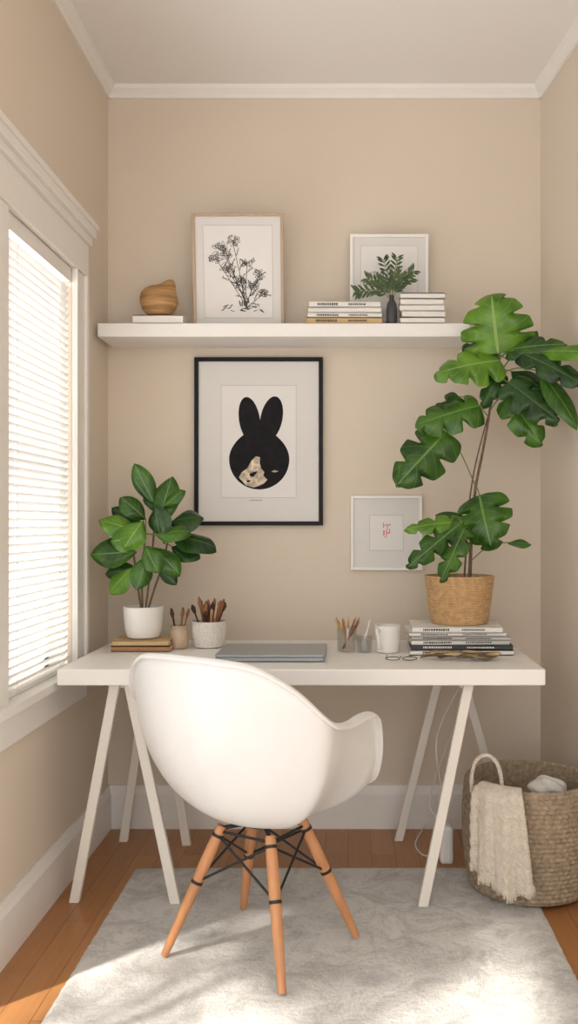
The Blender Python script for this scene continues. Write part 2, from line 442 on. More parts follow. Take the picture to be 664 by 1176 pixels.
b.lathe([(.0, 0), (.05, 0), (.05, .010), (0, .010)], (CC.x, CC.y, .348+RZ), 24)
b.build('metal_base', M_black, ch, smooth=True)

# ------------------------------------------------------------ shelf
b = MB(); b.box(-.926, .45, 3.376, YB, 1.886, 1.936); b.build('floating_shelf', M_white, bevel=.003)
ZS = 1.936

# ------------------------------------------------------------ books
def book(b, cx, cy, w_, dp, z, th, rot, mi, pages):
    T = Matrix.Translation((cx, cy, 0)) @ Matrix.Rotation(math.radians(rot), 4, 'Z')
    c = .003
    b.box(-w_/2, w_/2, -dp/2, dp/2, z, z+c, mi, T); b.box(-w_/2, w_/2, -dp/2, dp/2, z+th-c, z+th, mi, T)
    b.box(-w_/2, w_/2, -dp/2, -dp/2+.004, z, z+th, mi, T)
    b.box(-w_/2+.004, w_/2-.004, -dp/2+.004, dp/2-.005, z+c, z+th-c, pages, T)
    return T
def spine_text(b, T, w_, dp, z, th, mi, segs):
    for x0, x1, hh in segs:
        x = x0*w_
        while x < x1*w_:
            l = random.uniform(.003, .007)
            b.box(x, x+l, -dp/2-.0004, -dp/2, z+th*(.5-hh/2), z+th*(.5+hh/2), mi, T); x += l+.0022
M_bw = mat('book_white', (.80, .78, .74), .6); M_bt = mat('book_tan', (.60, .42, .21), .6); M_bg = mat('book_grey', (.50, .48, .46), .6)
M_bd = mat('book_dark', (.05, .05, .06), .55); M_bb = mat('book_brown', (.36, .19, .08), .6)
BM = [M_bw, M_bt, M_bg, M_bd, M_bb, M_pages, M_inkg]
def stack(name, z, items):
    e = empty(name, (items[0][0], items[0][1], z)); b = MB()
    for cx, cy, w_, dp, th, rot, mi, txt in items:
        T = book(b, cx, cy, w_, dp, z, th, rot, mi, 5)
        if txt: spine_text(b, T, w_, dp, z, th, 6 if mi != 3 else 0, [(-.38, -.1, .4), (.05, .3, .3)])
        z += th+.0002
    b.build('books', BM, e); return z
stack('book_stack', ZS+.0005, [(-.014, 3.46, .28, .14, .024, 0, 1, 1), (-.014, 3.46, .275, .135, .018, 1, 0, 1), (-.012, 3.462, .27, .135, .020, -1, 0, 0), (-.014, 3.46, .265, .135, .022, 1, 0, 1)])
stack('book_pile', ZS+.0005, [(.275, 3.437, .165, .11, .023, 0, 0, 0), (.277, 3.437, .16, .11, .023, 2, 0, 0), (.274, 3.437, .165, .11, .022, -1, 0, 0), (.272, 3.437, .16, .11, .022, 1, 0, 0), (.275, 3.437, .165, .11, .022, 0, 0, 0)])
zg = stack('white_book', ZS+.0005, [(-.705, 3.45, .185, .13, .032, 0, 0, 0)])
zr = stack('magazine_stack', .7505, [(.385, 3.21, .35, .24, .018, 0, 0, 1), (.388, 3.21, .345, .23, .016, -1.5, 3, 1), (.378, 3.215, .335, .23, .016, 2, 0, 1), (.385, 3.21, .335, .235, .013, -2, 2, 1), (.37, 3.215, .33, .235, .012, 1, 0, 1), (.372, 3.21, .305, .23, .020, -1, 0, 1)])
zl = stack('wooden_book', .7505, [(-.722, 3.25, .205, .15, .020, 0, 4, 0), (-.725, 3.25, .195, .145, .018, 2, 1, 0)])

# ------------------------------------------------------------ framed pictures
def frame(name, cx, z0, W, H, y0, tilt, fw, fd, mf, extra, matw=.05):
    """local: x across, z up from 0, front face towards -y"""
    e = empty(name, (cx, y0, z0))
    T = Matrix.Translation((cx, y0, z0)) @ Matrix.Rotation(-tilt, 4, 'X')
    b = MB()
    b.box(-W/2, -W/2+fw, 0, fd, 0, H); b.box(W/2-fw, W/2, 0, fd, 0, H)
    b.box(-W/2+fw, W/2-fw, 0, fd, 0, fw); b.box(-W/2+fw, W/2-fw, 0, fd, H-fw, H)
    b.build('frame', mf, e, M=T, bevel=.0015)
    b = MB(); b.box(-W/2+fw*.5, W/2-fw*.5, fd*.45, fd*.9, fw*.5, H-fw*.5, 0)
    yy = fd*.45
    a = matw
    for q, mi, dy in ((a, 1, .0006), (a+.002, 2, .0011)):
        x0, x1, zz0, zz1 = -W/2+fw+q, W/2-fw-q, fw+q*1.05, H-fw-q*1.05
        b.box(x0, x1, yy-dy, yy, zz0, zz1, mi)
    b.build('mat_board', [M_matb, M_line, M_paper], e, M=T)
    extra(e, T, yy-.0016, W, H)
    return e
def ellipse_pts(cx, cz, rx, rz, rot, y, n=40, wob=0):
    out = []
    for k in range(n):
        t = 2*pi*k/n; q = 1+wob*math.sin(3*t+1)+wob*.7*math.sin(7*t)
        x = rx*math.cos(t)*q; z = rz*math.sin(t)*q
        out.append((cx+x*math.cos(rot)-z*math.sin(rot), y, cz+x*math.sin(rot)+z*math.cos(rot)))
    return out
def bunny(e, T, y, W, H):
    c = H/2; b = MB()
    out = []
    for k in range(60):
        t = 2*pi*k/60
        x = .118*math.cos(t); z = .118*math.sin(t)
        if z > 0: x *= 1-.16*(z/.118)**2
        out.append((x+.002, y, c-.070+z))
    b.poly(out)
    b.poly(ellipse_pts(-.036, c+.085, .041, .090, .16, y-.0001)); b.poly(ellipse_pts(.050, c+.090, .043, .088, -.20, y-.0001))
    b.poly([(-.06, y-.0002, c+.02), (.07, y-.0002, c+.02), (.045, y-.0002, c+.055), (.006, y-.0002, c+.062), (-.03, y-.0002, c+.05)])
    b.build('rabbit_silhouette', M_ink, e, M=T)
    b = MB()
    b.poly([(x, y-.0003, c+z) for x, z in [(-.078, -.140), (-.066, -.120), (-.045, -.105), (-.028, -.075), (-.012, -.058), (.006, -.062), (.004, -.085), (.010, -.105), (.022, -.120), (.018, -.133), (.034, -.15), (.02, -.165), (.0, -.174), (-.02, -.180), (-.05, -.172)]], 0)
    b.build('cream_patch', M_cream, e, M=T)
    b = MB()
    b.poly(ellipse_pts(-.022, c-.128, .016, .008, .5, y-.0005, 16, .2), 0)
    b.poly(ellipse_pts(-.040, c-.155, .008, .004, .2, y-.0005, 16, .15), 0)
    b.poly([(x, y-.0005, c+z) for x, z in [(.050, -.118), (.062, -.112), (.078, -.117), (.063, -.121)]], 1)
    b.build('brush_marks', [M_ink, M_cream], e, M=T)
    b = MB()
    for i in range(9): b.box(-.034+i*.0055, -.031+i*.0055, y-.0003, y, c-.232, c-.229)
    b.build('caption', M_inkg, e, M=T)
frame('rabbit_picture', -.3505, 1.188, .503, .658, 3.570, 0, .016, .024, M_blackf, bunny, .088)

LIM = [0, 0, 0, 0]
def inlim(p): return LIM[0] < p[0] < LIM[1] and LIM[2] < p[2] < LIM[3]
def line(b, pts, r):
    for a_, c_ in zip(pts, pts[1:]):
        if not (inlim(a_) and inlim(c_)): continue
        d_ = Vector((c_[0]-a_[0], 0, c_[2]-a_[2])).normalized(); n_ = Vector((-d_.z, 0, d_.x))*r
        b.poly([Vector(a_)-n_, Vector(c_)-n_, Vector(c_)+n_, Vector(a_)+n_])
def twig(b, x, z, ang, ln, dep, y, r):
    pts = [(x, y, z)]
    for k in range(4):
        ang += random.uniform(-.22, .22); x += math.cos(ang)*ln/4; z += math.sin(ang)*ln/4; pts.append((x, y, z))
    line(b, pts, r)
    if dep > 0:
        for k in (1, 2, 3, 4):
            twig(b, pts[k][0], pts[k][2], ang+random.choice((-1, 1))*random.uniform(.4, .95), ln*random.uniform(.45, .65), dep-1, y-.00004, r*.75)
    else:
        for k in (1, 2, 3, 4):
            if inlim(pts[k]):
                b.poly(ellipse_pts(pts[k][0], pts[k][2], random.uniform(.0010, .002), random.uniform(.004, .007), random.uniform(0, 3), y-.0001, 8, .1))
def cluster(b, cx, cz, y, sx, sz, n):
    for k in range(n):
        a = random.uniform(0, 2*pi); r = random.random()**.6
        px, pz = cx+sx*r*math.cos(a), cz+sz*r*math.sin(a)
        rot = random.uniform(0, pi); L_ = random.uniform(.007, .013)
        P = [(px+L_*math.cos(t)*math.cos(rot)-.4*L_*math.sin(t)*math.sin(rot), y-.0001, pz+L_*math.cos(t)*math.sin(rot)+.4*L_*math.sin(t)*math.cos(rot)) for t in [2*pi*i/10 for i in range(11)]]
        line(b, P, .0008)
def botanical(e, T, y, W, H):
    random.seed(11); b = MB(); LIM[:] = [-.115, .125, .055, H-.06]
    root = (.03, y, .085)
    tips = [(-.065, .305), (-.020, .33), (-.085, .265), (-.045, .225), (.035, .25), (.080, .205), (.060, .165), (.098, .135), (.01, .185), (-.045, .28)]
    for tx, tz in tips:
        mid = (root[0]*.6+tx*.4+random.uniform(-.01, .01), y, root[2]*.5+tz*.5-.01)
        P = [tuple(p) for p in catmull([root, mid, (tx, y, tz)], 6)]
        line(b, P, .0011)
        for k in (5, 7, 9, 11):
            twig(b, P[k][0], P[k][2], math.atan2(tz-root[2], tx-root[0])+random.choice((-.7, .7)), .03, 0, y, .0007)
        cluster(b, tx, tz, y, .024, .017, 11)
    for k in range(16):
        b.poly(ellipse_pts(random.uniform(-.06, .09), .078+random.uniform(-.012, .012), random.uniform(.006, .018), random.uniform(.0012, .003), random.uniform(-.7, .7), y-.0003, 10, .1))
    for k in range(5): b.poly(ellipse_pts(.005+.008*k, .10+random.uniform(-.006, .008), .0025, .012, random.uniform(-.3, .3), y-.0004, 10, .1))
    b.build('botanical_drawing', M_inkg, e, M=T)
frame('botanical_picture', -.417, ZS+.001, .345, .428, 3.49, -.15, .011, .018, M_oakf, botanical, .030)
M_sprigink = mat('sprig_ink', (.10, .16, .11), .8, noise=.3)
def sprig(e, T, y, W, H):
    random.seed(5); b = MB(); LIM[:] = [-.09, .09, .06, H-.06]
    twig(b, .0, H*.40, 1.9, .10, 2, y, .0009); twig(b, .0, H*.40, 1.1, .10, 2, y, .0009)
    for k in range(16):
        a = random.uniform(.4, 2.7); r = random.uniform(.04, .10)
        b.poly(ellipse_pts(math.cos(a)*r*.8, H*.38+math.sin(a)*r, .005, .013, a-pi/2+random.uniform(-.5, .5), y-.0002-k*.00003, 12, .05))
    b.build('sprig_drawing', M_sprigink, e, M=T)
frame('sprig_picture', .158, ZS+.001, .302, .372, 3.540, -.08, .012, .016, M_white, sprig, .028)
def pink(e, T, y, W, H):
    b = MB()
    for (x, z, w_, h) in [(-.012, .03, .004, .02), (-.004, .03, .010, .004), (.004, .025, .004, .022), (.012, .032, .008, .006), (-.010, .0, .006, .02), (.0, .0, .004, .024), (.008, .0, .009, .005), (.012, .008, .004, .014), (-.004, -.016, .012, .003)]:
        b.box(x-w_/2, x+w_/2, y-.0003, y, H/2+z-h/2, H/2+z+h/2)
    b.build('lettering', M_pink, e, M=T)
frame('small_print_picture', .150, 1.013, .280, .292, 3.575, 0, .011, .019, M_white, pink, .062)

# ------------------------------------------------------------ shelf ornaments
b = MB()
def gd(d):
    v = Vector((.50, 0, .866)); u2 = Vector((-.85, 0, .53)); dip = Vector((-.15, 0, .99))
    return 1+.46*math.exp(-((d-v).length/.34)**2)+.08*math.exp(-((d-u2).length/.5)**2)-.07*math.exp(-((d-dip).length/.35)**2)+.010*math.sin(38*d.z)
b.ell((-.712, 3.44, zg+.063), .070, .058, .0635, 0, 48, 48, gd)
b.build('straw_bird_ornament', M_gourd, smooth=True, sharp=180)
e = empty('sprig_vase', (.162, 3.41, ZS)); VB = Vector((.162, 3.402, ZS+.0005))
b = MB(); b.lathe([(.016, 0), (.020, .006), (.021, .05), (.017, .078), (.009, .092), (.009, .108), (.007, .108), (.007, .09), (0, .088)], VB, 24)
b.build('vase', M_dark, e, smooth=True)
b = MB(); random.seed(3)
for tx, tz, ty in [(-.13, .07, -.03), (-.09, .12, -.01), (-.03, .19, 0), (.02, .20, .01), (.08, .15, 0), (.03, .13, -.03), (-.05, .11, -.03), (.07, .12, -.01), (-.12, .06, -.03)]:
    P = catmull([VB+Vector((0, 0, .09)), VB+Vector((tx*.4, ty*.5, .10+tz*.35)), VB+Vector((tx, ty, .05+tz))], 5)
    b.tube(P, .0012, 5, 1)
    for k in range(3, len(P), 1):
        for sgn in (-1, 1):
            dr = (P[k]-P[k-1]).normalized(); q = P[k]+Vector((-dr.z*sgn, random.uniform(-.5, .2), dr.x*sgn)).normalized()*.022+dr*.020
            b.leaf(P[k], q, .010, (random.uniform(-.4, .4), -1, .4), 0)
b.build('sprigs', [leaf_mat('leaf_grey_green', (.03, .07, .03), (.09, .15, .06), (.15, .22, .1)), M_gstem], e, smooth=True, sharp=180)

# ------------------------------------------------------------ potted plants
def pot_lathe(b, c, rb, rt, h, seg=48, mi=0, fn=None, n=20, th=.006):
    prof = [(rb*.9, 0)]
    for i in range(n+1):
        t = i/n; prof.append((rb+(rt-rb)*t**.8, .004+(h-.004)*t))
    prof += [(rt-th, h), (rt-th, h-.02), (0, h-.021)]
    b.lathe(prof, c, seg, mi, fn)
U = .00305
e = empty('potted_philodendron', (.39, 3.21, zr))
b = MB(); PR = Vector((.39, 3.21, zr))
wv = lambda t, z, r: (.0018*math.sin(z*2*pi/.0085)+.0010*math.sin(t*40+(z//.0085)*pi)) if r > .05 and z > .004 else 0
pot_lathe(b, PR, .098, .121, .168, 160, 0, wv, 110)
b.build('woven_pot', M_seag, e, smooth=True, sharp=180)
b = MB(); b.lathe([(.112, .15), (.05, .156), (0, .158)], PR, 32); b.build('soil', M_soil, e, smooth=True)
O = Vector((.39, 3.21, zr+.168))
def Q(dx, dz, dy=0): return O+Vector((dx*U, dy*U, dz*U))
stem = catmull([Q(12, -10), Q(13, 22), Q(15, 62), Q(19, 102), Q(27, 142), Q(34, 182), Q(39, 222), Q(47, 255)], 6)
bs = MB(); bs.tube(stem, [.0070-.0040*i/len(stem) for i in range(len(stem))], 10, 0)
stem2 = catmull([Q(6, -10, 5), Q(9, 30, 8), Q(12, 80, 6), Q(20, 130, 6), Q(36, 190, 6), Q(52, 240, 2), Q(66, 252, 0)], 6)
bs.tube(stem2, [.0035-.0018*i/len(stem2) for i in range(len(stem2))], 8, 0)
bl = MB(); random.seed(21)
RL = [ # base, tip, width, mat, attach height, kind, split, lobes
 ((44, 254, -6), (32, 314, -26), 86, 1, 250, 'l', .42, 3.6),
 ((46, 246, -8), (-26, 236, -30), 52, 1, 225, 'l', .60, 3.6),
 ((22, 194, -8), (-48, 178, -30), 52, 2, 195, 'l', .60, 3.6),
 ((0, 206, 0), (-42, 168, -18), 32, 0, 180, 'l', .55, 3.1),
 ((-16, 164, -8), (-72, 106, -28), 60, 2, 100, 'l', .55, 3.1),
 ((54, 220, -14), (102, 178, -50), 44, 0, 215, 'l', .55, 3.6),
 ((56, 204, -6), (90, 152, -26), 42, 2, 190, 'l', .50, 3.1),
 ((68, 254, -14), (128, 212, -70), 32, 0, 245, 'l', .5, 3.6),
 ((88, 232, -18), (124, 176, -60), 28, 2, 230, 'o', 0, 0),
 ((54, 258, -4), (106, 264, -44), 28, 2, 250, 'l', .5, 3.1),
 ((84, 254, -16), (128, 248, -80), 24, 1, 250, 'o', 0, 0),
 ((22, 92, -8), (28, 40, -36), 64, 2, 95, 'l', .55, 3.6),
 ((4, 62, -8), (-62, 58, -26), 26, 1, 50, 'l', .65, 4.1),
 ((0, 60, -12), (-60, 14, -38), 32, 2, 46, 'l', .7, 4.1),
 ((4, 54, -16), (-26, 0, -44), 30, 2, 42, 'l', .7, 3.6),
 ((54, 38, -8), (80, 38, -14), 12, 2, 18, 'o', 0, 0),
 ((16, 60, 4), (-24, 74, 2), 18, 0, 50, 'o', 0, 0),
 ((42, 244, 10), (8, 272, 14), 32, 0, 235, 'l', .5, 2.6),
 ((48, 234, 0), (26, 196, -16), 26, 0, 222, 'l', .5, 2.6),
 ((56, 250, 8), (88, 284, 0), 26, 2, 240, 'o', 0, 0),
 ((60, 236, 4), (92, 214, -20), 28, 0, 225, 'o', 0, 0),
]
for (bx, bz, by), (tx, tz, ty), wd, mi, az, kd, sp_, nl_ in RL:
    B = Q(bx, bz, by); Tt = Q(tx, tz, ty)
    A = min(stem, key=lambda p: abs(p.z-(O.z+az*U)))
    mid = A.lerp(B, .5)+Vector((0, 0, .02))
    bs.tube(catmull([A, mid, B], 5), .0022, 6, 1)
    nr = Vector((random.uniform(-.5, .3), -1, random.uniform(.15, .8)))
    bl.leaf(B, Tt, wd*U, nr, mi, 'lobed' if kd == 'l' else 'oval', curl=random.uniform(.08, .24), fold=.20, split=sp_, nl=nl_)
for p in bl.v:
    lim = xr(p.y)-.012
    if p.x > lim: p.x = lim-(p.x-lim)*.1
bs.build('stems', [M_stem, M_gstem], e, smooth=True)
bl.build('leaves', [M_leafD, M_leafL, M_leafM], e, smooth=True, sharp=180)

# left plant
e = empty('potted_ficus', (-.73, 3.25, zl))
b = MB(); PL = Vector((-.728, 3.25, zl))
prof = [(.040, 0), (.055, .006), (.064, .03), (.069, .07), (.071, .112), (.066, .114), (.064, .095), (0, .094)]
b.lathe(prof, PL, 48); b.build('ceramic_pot', M_cerw, e, smooth=True)
b = MB(); b.lathe([(.063, .096), (.03, .100), (0, .101)], PL, 32); b.build('soil', M_soil, e, smooth=True)
O = PL+Vector((0, 0, .112))
bs = MB(); bl = MB(); random.seed(9)
trunks = [catmull([Q(-2, -6), Q(-6, 20), Q(-10, 50), Q(-14, 80)], 5), catmull([Q(2, -6), Q(6, 25), Q(10, 60), Q(14, 110)], 5), catmull([Q(4, -6, 3), Q(12, 20, 3), Q(22, 50, 3), Q(30, 85)], 5), catmull([Q(0, -6, -3), Q(-1, 25, -4), Q(2, 55, -8), Q(4, 90, -8)], 5)]
for t_ in trunks: bs.tube(t_, .0035, 8, 0)
LL = [((13, 118, 4), (-10, 166, -6), 25, 2), ((18, 92, 0), (30, 150, -8), 32, 2), ((34, 84, -4), (86, 76, -16), 38, 0), ((28, 98, 4), (66, 110, -4), 36, 0),
 ((4, 102, -4), (-22, 128, -14), 26, 2), ((0, 86, -10), (-46, 104, -20), 28, 1), ((-6, 64, -8), (-60, 62, -18), 34, 2), ((-10, 46, -8), (-38, 22, -20), 28, 1),
 ((8, 60, -14), (-2, 22, -26), 26, 2), ((14, 70, -12), (46, 42, -24), 28, 2), ((4, 100, -20), (-14, 72, -36), 32, 1), ((26, 74, -14), (14, 112, -28), 34, 0),
 ((-2, 80, -16), (-28, 78, -30), 28, 1), ((18, 50, 0), (38, 26, -4), 18, 0), ((20, 108, 6), (8, 142, 12), 30, 0), ((-4, 96, 8), (-40, 118, 10), 24, 0), ((-8, 70, 6), (-48, 80, 8), 26, 0),
 ((18, 84, -18), (54, 94, -30), 28, 2), ((6, 72, -20), (22, 44, -34), 26, 2), ((32, 70, 4), (66, 62, 4), 30, 0), ((-6, 44, 0), (-46, 40, -4), 24, 0), ((24, 116, -6), (48, 136, -12), 20, 2)]
for (bx, bz, by), (tx, tz, ty), wd, mi in LL:
    B = Q(bx, bz, by); Tt = Q(tx, tz, ty)
    if Tt.x < XL+.04: Tt.x = XL+.04
    tr_ = min(trunks, key=lambda t_: (t_[-1]-B).length); A = min(tr_, key=lambda p: (p-B).length)
    bs.tube([A, A.lerp(B, .5), B], .0022, 6, 1)
    bl.leaf(B, Tt, wd*U, (random.uniform(-.7, .5), -1, random.uniform(.1, 1.2)), mi, 'oval', curl=random.uniform(.05, .28), fold=.26)
for p in bl.v: p.x = max(p.x, XL+.03)
bs.build('stems', [M_stem, M_gstem], e, smooth=True)
bl.build('leaves', [M_leafD, M_leafL, M_leafM], e, smooth=True, sharp=180)

# ------------------------------------------------------------ desk things
ZD = .7503
e = empty('laptop', (-.25, 3.07, ZD))
def rrect(w_, d_, r, n=6):
    out = []
    for cx, cy, a0 in ((w_/2-r, d_/2-r, 0), (-w_/2+r, d_/2-r, 90), (-w_/2+r, -d_/2+r, 180), (w_/2-r, -d_/2+r, 270)):
        for k in range(n+1):
            a = math.radians(a0+90*k/n); out.append((cx+r*math.cos(a), cy+r*math.sin(a)))
    return out
LT = Matrix.Translation((-.252, 3.08, ZD))
b = MB(); b.prism(rrect(.355, .28, .012), .003, .014); b.build('base', M_silver, e, M=LT, bevel=.001)
b = MB(); b.prism(rrect(.355, .28, .012), .0155, .0235); b.build('lid', M_silver, e, M=LT, bevel=.0015)
b = MB(); b.prism(rrect(.345, .27, .01), .0135, .0157)
for sx in (-.15, .15):
    for sy in (-.1, .1): b.lathe([(.006, 0), (.006, .004)], (sx, sy, 0), 12)
b.build('gap_and_feet', M_dark, e, M=LT)

e = empty('brush_pot', (-.503, 3.30, ZD))
b = MB(); c = (-.503, 3.30, ZD)
b.lathe([(.042, 0), (.052, .004), (.060, .03), (.063, .06), (.062, .088), (.064, .095), (.058, .095), (.055, .02), (0, .018)], c, 64, 0, lambda t, z, r: .0012*math.sin(14*t)*math.sin(z*110) if r > .05 else 0)
b.build('ceramic_cup', mat('speckled_ceramic', (.74, .70, .66), .6, noise=.12, nscale=120, bump=.4), e, smooth=True)
b = MB(); random.seed(4)
for i in range(24):
    a = random.uniform(0, 2*pi); r = random.uniform(.01, .045)
    p0 = Vector((c[0]+.4*r*math.cos(a), c[1]+.4*r*math.sin(a), ZD+.03)); L_ = random.uniform(.10, .155)
    dr = Vector((math.cos(a)*r*8.5, math.sin(a)*r*4, 1)).normalized()
    if i % 2:
        b.tube([p0, p0+dr*L_*.75, p0+dr*(L_*.8), p0+dr*(L_*.92), p0+dr*L_*1.02], [.0025, .003, .0065, .009, .002], 8, random.choice((0, 1, 1)))
    else:
        b.tube([p0, p0+dr*L_*.7, p0+dr*L_*.92, p0+dr*L_], [.003, .005, .0065, .002], 8, random.choice((0, 0, 2)))
b.build('brushes', [M_brush, M_brushd, M_lwood], e, smooth=True)
e = empty('glass_jar_with_brushes', (-.60, 3.28, ZD)); c = Vector((-.605, 3.27, ZD))
b = MB(); b.lathe([(.028, 0), (.033, .004), (.033, .06), (.027, .070), (.029, .082), (.026, .082), (.024, .07), (.030, .058), (.030, .008), (0, .006)], c, 32)
b.build('jar', mat('tan_glazed_glass', (.50, .38, .27), .25, noise=.1), e, smooth=True)
b = MB()
for i in range(5):
    a = i*1.3; p0 = c+Vector((.01*math.cos(a), .01*math.sin(a), .04)); dr = Vector((.25*math.cos(a), .15*math.sin(a), 1)).normalized()
    b.tube([p0, p0+dr*.07, p0+dr*.085, p0+dr*.105], [.002, .0028, .007, .003], 8, i % 2)
b.build('brushes', [M_brush, M_brushd], e, smooth=True)
e = empty('pencil_glass', (0.0, 3.17, ZD)); c = Vector((-.005, 3.19, ZD))
b = MB(); b.lathe([(.028, 0), (.034, .003), (.035, .085), (.033, .085), (.031, .006), (0, .006)], c, 32); b.build('glass', M_glass, e, smooth=True)
b = MB(); random.seed(6)
for i in range(15):
    a = random.uniform(0, 2*pi); p0 = c+Vector((.014*math.cos(a), .014*math.sin(a), .010)); q = c+Vector((-.046*math.cos(a), .024*math.sin(a), random.uniform(.10, .125)))
    d_ = (q-p0).normalized(); b.tube([p0, q-d_*.014, q-d_*.004, q], [.0036, .0036, .0012, .0005], 6, i % 3)
b.build('pencils', [M_lwood, M_brush, M_bt], e, smooth=True)
e = empty('drinking_glass', (.055, 3.20, ZD))
b = MB(); b.lathe([(.022, 0), (.026, .003), (.029, .06), (.0275, .06), (.024, .005), (0, .005)], (.056, 3.17, ZD), 32); b.build('glass', M_glass, e, smooth=True)
b = MB(); b.lathe([(.012, .006), (.017, .02), (.015, .035), (.006, .045), (0, .046)], (.056, 3.17, ZD), 16); b.build('eraser', M_bg, e, smooth=True)
b = MB(); b.tube([(.05, 3.17, ZD+.01), (.075, 3.175, ZD+.11)], .003, 8); b.build('pen', M_bw, e, smooth=True)
e = empty('ceramic_mug', (.135, 3.18, ZD)); c = Vector((.137, 3.17, ZD))
b = MB(); b.lathe([(.036, 0), (.041, .004), (.043, .05), (.044, .094), (.040, .094), (.038, .01), (0, .009)], c, 48, 0, lambda t, z, r: .0012*math.sin(3*t+z*60))
b.tube(catmull([c+Vector((-.030, -.030, .078)), c+Vector((-.040, -.050, .084)), c+Vector((-.034, -.062, .055)), c+Vector((-.030, -.050, .022)), c+Vector((-.024, -.034, .02))], 6), .0055, 10)
b.build('mug', M_cerw, e, smooth=True)
e = empty('dried_leaf_bundle', (.36, 3.0, ZD)); b = MB(); random.seed(8)
for i in range(30):
    a = random.uniform(-.5, .5); x = random.uniform(.28, .46); y = random.uniform(2.95, 3.035); L_ = random.uniform(.04, .09); s_ = random.choice((-1, 1))
    if x-L_ < .235: s_ = 1
    b.leaf((x, y, ZD+.008+random.uniform(0, .016)), (x+s_*L_*math.cos(a), y+L_*.3*math.sin(a), ZD+.014+random.uniform(0, .016)), random.uniform(.012, .028), (random.uniform(-.2, .2), -.4, 1), i % 3, curl=.03)
b.tube(catmull([(.24, 3.03, ZD+.003), (.28, 3.0, ZD+.012), (.40, 2.99, ZD+.012), (.50, 3.03, ZD+.016)], 5), .002, 6, 2)
b.build('leaves', [mat('dry_olive', (.22, .19, .10), .8, noise=.3), mat('dry_tan', (.46, .34, .19), .8, noise=.3), mat('dry_brown', (.14, .09, .05), .8, noise=.3)], e, smooth=True, sharp=180, solid=.0005)
e = empty('eyeglasses', (.17, 2.96, ZD)); b = MB()
for cx in (.145, .198):
    P = [(cx+.023*math.cos(2*pi*k/20), 2.965, ZD+.020+.017*math.sin(2*pi*k/20)) for k in range(21)]
    T = Matrix.Translation((cx, 2.965, ZD+.003)) @ Matrix.Rotation(1.1, 4, 'X') @ Matrix.Translation((-cx, -2.965, -ZD-.003))
    b.tube([T @ Vector(p) for p in P], .0014, 6)
b.tube([(.168, 2.975, ZD+.013), (.175, 2.975, ZD+.013)], .0014, 6)
b.tube([(.122, 2.972, ZD+.010), (.128, 3.03, ZD+.004), (.13, 3.09, ZD+.002)], .0014, 6); b.tube([(.221, 2.972, ZD+.010), (.215, 3.03, ZD+.004), (.205, 3.08, ZD+.002)], .0014, 6)
b.build('wire_frame', M_black, e, smooth=True)

# ------------------------------------------------------------ floor basket with throw
BC = Vector((.592, 3.0, RT)); e = empty('jute_basket', BC)
def brad(t):
    return .180+.035*math.sin(pi*min(1, t*.62+.10)) - .004*t
H = .352; rows = 24; b = MB(); prof = [(0, .001), (.165, .001)]
NP = rows*7
for i in range(NP+1):
    t = i/NP; r = brad(t) if t > .06 else brad(t)-.02*(1-t/.06)**2
    r += .0042*abs(math.sin(pi*rows*t))
    prof.append((r, .002+H*t))
for i in range(0, 11):
    a = pi*i/10; prof.append((brad(1)-.006+.008*math.cos(a)-.002, H+.002+.008*math.sin(a)))
prof += [(brad(.5)-.014, H*.5), (.165, .02), (0, .018)]
rowof = lambda z: int(max(0, (z-.002))/H*rows)
b.lathe(prof, BC, 240, 0, lambda t, z, r: .0022*math.sin(t*60+(rowof(z) % 2)*pi) if r > .17 else 0)
b.build('woven_body', M_jute, e, smooth=True, sharp=180)
b = MB(); b.tube(catmull([(.392, 2.90, .345), (.392, 2.895, .40), (.405, 2.89, .448), (.437, 2.885, .466), (.467, 2.876, .444), (.480, 2.868, .40), (.482, 2.862, .345)], 8), .0065, 12)
b.build('handle', M_throw, e, smooth=True)
e2 = empty('knit_throw', (.45, 2.84, .2)); b = MB()
nu, nv = 48, 70; vs = []
path = catmull([(.150, .27, 0), (.170, .33, 0), (.188, .376, 0), (.219, .378, 0), (.240, .340, 0), (.243, .25, 0), (.242, .15, 0), (.240, .055, 0)], 10)
for j in range(nv+1):
    s_ = j/nv; f_ = s_*(len(path)-1); i0 = min(int(f_), len(path)-2); P = path[i0].lerp(path[i0+1], f_-i0)
    for i in range(nu+1):
        u = i/nu; sp = 18+9*s_
        a = math.radians(234+(u-.5)*2*sp*.9+(8 if s_ > .5 else 0)*(s_-.5))
        hang = max(0, (s_-.45))/.55
        r = P.x+hang*(.009+.009*math.sin(u*19+s_*3)+.004*math.sin(u*41))+.002*math.sin(s_*90)*(hang > 0)
        z = P.y + hang*(.015+.09*abs(u-.65)+.01*math.sin(u*25))
        vs.append((BC.x+r*math.cos(a), BC.y+r*math.sin(a), z))
b.add(vs, [(j*(nu+1)+i, j*(nu+1)+i+1, (j+1)*(nu+1)+i+1, (j+1)*(nu+1)+i) for j in range(nv) for i in range(nu)])
for i in range(0, nu+1):
    p = Vector(vs[nv*(nu+1)+i]); b.tube([p+Vector((0, 0, .004)), p+Vector((random.uniform(-.004, .004), -.003, -random.uniform(.012, .02)))], .0016, 5)
b.build('knit_cloth', M_throw, e2, smooth=True, sharp=180, solid=.006)
b = MB()
b.ell((.668, 3.05, .318), .062, .050, .032, 0, 40, 24, lambda d: 1+.10*math.sin(5*d.x+3*d.z)+.08*math.sin(9*d.y+4*d.x))
b.build('folded_blanket', mat('white_fleece', (.88, .86, .82), .95, noise=.03, bump=.4, bscale=90), smooth=True, sharp=180)

